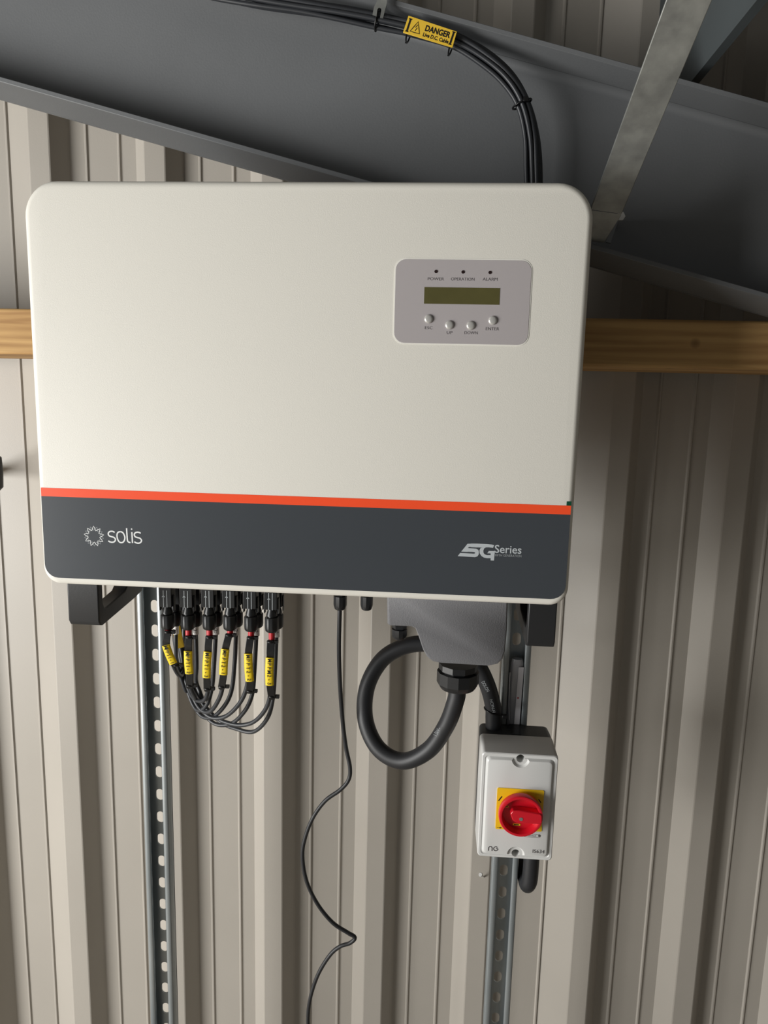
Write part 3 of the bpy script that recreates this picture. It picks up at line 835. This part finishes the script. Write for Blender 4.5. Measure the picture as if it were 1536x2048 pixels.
# maker letters: n (arch) and G (ring with bar)
p = at(980.5, 1697, yfl); q = at(991.3, 1697.5, yfl); mb = MB(); yy = yfl - 0.0002
ws_ = 0.0011; rr = 0.0025
ribbon(mb, [(p.x - rr, p.z - 0.0036)] + arc(p.x, p.z + 0.0006, rr, rr, 180, 0, 10) + [(p.x + rr, p.z - 0.0036)], ws_, yy)
ribbon(mb, arc(q.x, q.z, 0.0031, 0.0031, 45, 350, 18) + [(q.x + 0.0030, q.z + 0.0001), (q.x + 0.0004, q.z + 0.0001)], ws_, yy)
mb.build('maker_mark', M['ink'], iso)
lettering('lettering', 'IS634', at(1077, 1703, yfl - 0.0003), 0.0052, M['ink'], iso, width=0.0166, ang=0.0)
p = at(1066, 1671.5, yfl - 0.0002); mb = MB()
ribbon(mb, [(x, z) for x, z in rrect(p.x - 0.0130, p.x + 0.0102, p.z - 0.0024, p.z + 0.0024, 0.0023, 6)], 0.0004, p.y, True); mb.build('badge_outline', M['ink'], iso)
lettering('lettering', 'Earthed', p + Vector((-0.0015, 0, 0)), 0.0022, M['ink'], iso, width=0.011)
p = at(1078.5, 1671.8, yfl - 0.0003); mb = MB(); mb.add([(p.x + 0.0017 * math.cos(a), p.y, p.z + 0.0017 * math.sin(a)) for a in [2 * PI * k / 14 for k in range(14)]], [tuple(range(14))]); mb.build('badge_dot', M['ink'], iso)
# knock-outs and notch on top of the base
mb = MB(); mb.box(0.124, 0.139, YM + 0.003, D_S - 0.002, iz1 - 0.0005, iz1 + 0.0006); mb.build('top_notch', M['tie'], iso)

# cable leaving the isolator below and turning back to the wall
bz = at(1058, 1785, 1.045).z + 0.0121; bx = at(1058, 1750, 1.03).x
lp = [Vector((bx + 0.002, 1.030, iz0 + 0.004)), Vector((bx + 0.002, 1.030, bz + 0.030)), Vector((bx, 1.035, bz + 0.010)), Vector((bx, 1.052, bz)), Vector((bx - 0.002, 1.072, bz + 0.008)), Vector((bx - 0.006, 1.088, bz + 0.030)), Vector((bx - 0.008, 1.098, bz + 0.07)), Vector((bx - 0.008, 1.11, bz + 0.15))]
mb = MB(); mb.tube(lp, 0.0121, 18, 7); o = mb.build('outgoing_cable', M['cable'], smooth=180)
tag(center(o), 'short thick black cable bend dropping out under the isolator box', 'cable')

# tie around the power cable at the isolator
ta = at(986, 1421, 1.0335)
tie = empty('cable_tie', ta, 'black cable tie round the power cable just above the isolator', 'cable tie')
mb = MB(); P = []
for k in range(25):
    a = 2 * PI * k / 24; P.append(ta + Vector((0.0130 * math.cos(a) + 0.0, 0.0130 * math.sin(a), -0.0035 * math.cos(a))))
mb.tube(P, 0.0011, 6, 1); mb.build('strap', M['tie'], tie, smooth=180)
hb = at(1009, 1433, 1.022)
mb = MB(); mb.tube([ta + Vector((0.0122, -0.004, -0.0035)), hb], 0.0011, 6, 1); mb.box(hb.x - 0.0035, hb.x + 0.0035, hb.y - 0.003, hb.y + 0.003, hb.z - 0.003, hb.z + 0.003)
mb.build('tie_head', M['tie'], tie, bevel=0.0006)

# rolled leaflet in a clear bag pushed into the right strut
lb, ltp = at(1027, 1452, 1.050), at(1036, 1320, 1.050)
bag = empty('leaflet_bag', lb, 'rolled paper leaflet in a clear bag tucked into the strut above the isolator', 'leaflet')
mb = MB(); mb.loft([[(p.x + rx * math.cos(a), 1.056 + 0.006 * math.sin(a), p.z) for a in [2 * PI * j / 18 for j in range(18)]] for p, rx in ((lb, 0.0098), (lb.lerp(ltp, 0.3), 0.0104), (lb.lerp(ltp, 0.8), 0.0104), (lb.lerp(ltp, 0.95), 0.0095), (ltp, 0.0075))])
mb.build('wrap', M['bag'], bag, smooth=50)
a, b = at(1035, 1450, 1.0485), at(1044, 1335, 1.0485)
mb = MB(); mb.hexa([a + Vector((-0.0052, 0, 0)), a + Vector((0.0030, 0.001, 0)), b + Vector((0.0030, 0.001, 0)), b + Vector((-0.0048, 0, 0))], [a + Vector((-0.0052, 0.001, 0)), a + Vector((0.0030, 0.002, 0)), b + Vector((0.0030, 0.002, 0)), b + Vector((-0.0048, 0.001, 0))])
pp = mb.build('paper', M['paper'], bag)
p = at(1036, 1396, 1.0478); mb = MB(); mb.lathe([(0.0013, 0), (0.0013, 0.0002)], p, 'y', 10); mb.build('red_print', M['redband'], pp)
mb = MB(); a, b = at(1019, 1440, 1.0485), at(1020, 1345, 1.0485); mb.tube([a, a.lerp(b, 0.4) + Vector((-0.0012, 0, 0)), b], 0.0006, 6, 4); mb.build('bag_fold', M['paper'], bag)

# screw point through the cladding
sp = at(975, 1759, CREST + RD - 0.001); s0 = at(961, 1749, 1.236)
mb = MB(); dr = (s0 - sp)
mb.tube([sp, sp + dr * 0.5, sp + dr * 0.8, sp + dr * 0.97, s0], lambda t: 0.0014 if t < 0.6 else (0.0040 if t < 0.9 else 0.0030), 10, 1)
tag(center(mb.build('screw', M['lid'], smooth=60)), 'bright screw point poking through the cladding left of the lower strut', 'screw')

# ================================================================ DC BUNDLE OVER THE RAFTER
bund = [(1068, 420, 1.015), (1067, 340, 1.012), (1063, 270, 1.008), (1046, 205, 1.006), (1012, 152, 1.006), (960, 108, 1.006), (905, 78, 1.006), (840, 58, 1.006), (760, 40, 1.006), (680, 24, 1.006), (600, 11, 1.006), (520, -2, 1.006), (430, -20, 1.008), (330, -44, 1.008), (150, -88, 1.008), (-150, -165, 1.008), (-330, -212, 1.008)]
offs = [(-13, 0.000), (-8, 0.007), (-4, -0.004), (1, 0.005), (5, -0.003), (10, 0.003), (14, 0.008)]
C3 = [at(*p) for p in bund]
for k, (o_, dy) in enumerate(offs):
    P = []
    for i, p in enumerate(C3):
        t = (C3[min(i + 1, len(C3) - 1)] - C3[max(i - 1, 0)]).normalized(); s = t.cross(Vector((0, 1, 0))).normalized()
        wob = 1.0 + 0.12 * math.sin(i * 1.7 + k * 2.1)
        P.append(p + s * (-o_ * 0.00064 * wob) + Vector((0, dy + 0.0012 * math.sin(i * 1.1 + k), 0)))
    mb = MB(); mb.tube(P, 0.0031, 8, 6)
    o = mb.build('string_cable', M['solar'], smooth=180)
    tag(center(o), ('grey black solar cable at the inner lower edge of the overhead bundle', 'second cable from the inner edge of the overhead bundle', 'third cable from the inner edge of the overhead bundle', 'middle cable of the overhead bundle of seven', 'third cable from the outer edge of the overhead bundle', 'second cable from the outer edge of the overhead bundle', 'grey black solar cable at the outer upper edge of the overhead bundle')[k], 'cable', 'string cables in the overhead bundle')


def ring_tie(u, v, dirpx, label, rad=0.0125, head=(0.0, 0)):
    c = at(u, v, 1.0075); ax = (at(u + dirpx[0], v + dirpx[1], 1.0075) - c).normalized(); s = ax.cross(Vector((0, 1, 0))).normalized()
    e = empty('cable_tie', c, label, 'cable tie')
    P = [c + s * (rad * math.cos(a)) + Vector((0, 1, 0)) * (rad * 0.85 * math.sin(a)) for a in [2 * PI * j / 24 for j in range(25)]]
    mb = MB(); mb.tube(P, 0.0013, 6, 1); mb.build('strap', M['tie'], e, smooth=180)
    h = c + s * rad * head[0] + Vector((0, -rad * 0.9, 0))
    mb = MB(); mb.box(h.x - 0.003, h.x + 0.003, h.y - 0.002, h.y + 0.002, h.z - 0.003, h.z + 0.003); mb.build('tie_head', M['tie'], e, bevel=0.0005)
ring_tie(1044, 208, (14, 40), 'black cable tie on the bundle where it turns down to the inverter', head=(0.3, 0))
ring_tie(755, 38, (-40, -9), 'black cable tie holding the cable bundle to the metal beam clip', rad=0.0135)
# beam clip
cl = empty('beam_clip', at(765, 10, 1.0), 'bright metal beam clip with a forked tongue at the top of the bundle', 'clip')
fork = [(757, -22), (773, -22), (774, 6), (770, 20), (766, 36), (760, 35), (763, 20), (762, 16), (758, 15), (755, 18), (753, 32), (745, 29), (748, 14), (756, -2)]
P = [at(u, v, 0.9895) for u, v in fork]
mb = MB(); mb.loft([[tuple(p) for p in P], [(p.x, p.y + 0.0015, p.z) for p in P]]); mb.build('forked_tongue', M['galv'], cl)
q = [at(776, -25, 1.004), at(792, -25, 1.004), at(789, 12, 1.004), at(777, 9, 1.004)]
mb = MB(); mb.hexa(q, [p + Vector((0, 0.002, 0)) for p in q]); mb.build('spring_leg', M['galv'], cl, bevel=0.0004)
q = [at(738, -25, 1.004), at(760, -25, 1.004), at(750, 1, 1.004), at(740, -1, 1.004)]
mb = MB(); mb.hexa(q, [p + Vector((0, 0.002, 0)) for p in q]); mb.build('spring_leg', M['galv'], cl, bevel=0.0004)
q = [at(738, -26, 0.9895), at(792, -22, 0.9895), at(792, -32, 0.9895), at(738, -36, 0.9895)]
mb = MB(); mb.hexa(q, [Vector((p.x, 1.034, p.z)) for p in q]); mb.build('clip_body', M['galv'], cl, bevel=0.0004)

# danger sign tied to the bundle
D_D = 0.9905
qd = [at(806, 65, D_D), at(905, 95, D_D), at(914, 63, D_D), at(817, 31, D_D)]
dang = empty('danger_sign', (qd[0] + qd[2]) / 2, 'yellow danger live cable sign tied along the overhead cable bundle', 'sign')
mb = MB(); mb.hexa(qd, [p + Vector((0, 0.0015, 0)) for p in qd]); mb.build('sign_plate', M['dangery'], dang, bevel=0.0003)
ax = (qd[1] - qd[0]).normalized(); upv = (qd[3] - qd[0]).normalized(); ctr = sum(qd, Vector()) / 4; ctr.y = D_D - 0.0002
Ld = (qd[1] - qd[0]).length; Hd = (qd[3] - qd[0]).length
rotm = Matrix(((ax.x, 0, upv.x), (0, 1, 0), (ax.z, 0, upv.z)))
def dpt(a, b):
    p = ctr + rotm @ Vector((a * Ld, 0, b * Hd)); return p
lettering('lettering', 'DANGER', dpt(0.14, 0.13), Hd * 0.36, M['ink_black'], dang, width=Ld * 0.50, rot=rotm, off=0.035)
lettering('lettering', 'Live D.C. Cable', dpt(0.14, -0.25), Hd * 0.23, M['ink_black'], dang, width=Ld * 0.51, rot=rotm, off=0.03)
mb = MB(); tri = [dpt(-0.375, -0.30), dpt(-0.185, -0.30), dpt(-0.28, 0.34)]
ribbon(mb, [(p.x, p.z) for p in [tri[0].lerp(tri[1], 0.5), tri[1], tri[1].lerp(tri[2], 0.5), tri[2], tri[2].lerp(tri[0], 0.5), tri[0]]], 0.0010, ctr.y, True)
ribbon(mb, [(p.x, p.z) for p in (dpt(-0.268, 0.17), dpt(-0.298, -0.02), dpt(-0.262, 0.0), dpt(-0.285, -0.20))], 0.0009, ctr.y)
mb.build('warning_triangle', M['ink_black'], dang)
for sx in (-0.435, 0.435):
    mb = MB()
    ribbon(mb, [(p.x, p.z) for p in (dpt(sx, -0.34), dpt(sx, 0.34))], 0.0022, ctr.y - 0.0001)
    for sz in (-0.36, 0.36):
        ribbon(mb, [(p.x, p.z) for p in (dpt(sx - 0.03, sz), dpt(sx + 0.03, sz))], 0.0012, ctr.y - 0.0001)
    mb.build('slot_mark', M['ink_black'], dang)
    P = []
    c = dpt(sx, 0); c.y = 1.0065
    for j in range(25):
        a = 2 * PI * j / 24; P.append(c + upv * (0.0120 * math.cos(a)) + Vector((0, 0.0150 * math.sin(a), 0)))
    mb = MB(); mb.tube(P, 0.0011, 6, 1)
    e_ = c + upv * 0.0122; mb.box(e_.x - 0.003, e_.x + 0.003, e_.y - 0.002, e_.y + 0.003, e_.z - 0.002, e_.z + 0.001)
    e_ = c - upv * 0.0120; mb.tube([e_, e_ - upv * 0.0022], 0.0008, 6, 1)
    mb.build('tie', M['tie'], dang)

# unidentified black fitting just entering the frame on the left
hp = at(-16, 945, 1.12)
mb = MB(); mb.lathe([(0.010, -0.030), (0.0155, -0.024), (0.0165, 0.0), (0.0155, 0.024), (0.010, 0.030)], hp, 'z', 18)
mb.tube([hp, hp + Vector((-0.05, 0.02, -0.01)), Vector((hp.x - 0.11, CREST + 0.02, hp.z - 0.02))], 0.009, 10, 3)
o = mb.build('black_fitting', M['black'], smooth=50); tag(center(o), 'black fitting just entering the picture at the left edge beside the inverter', 'fitting')
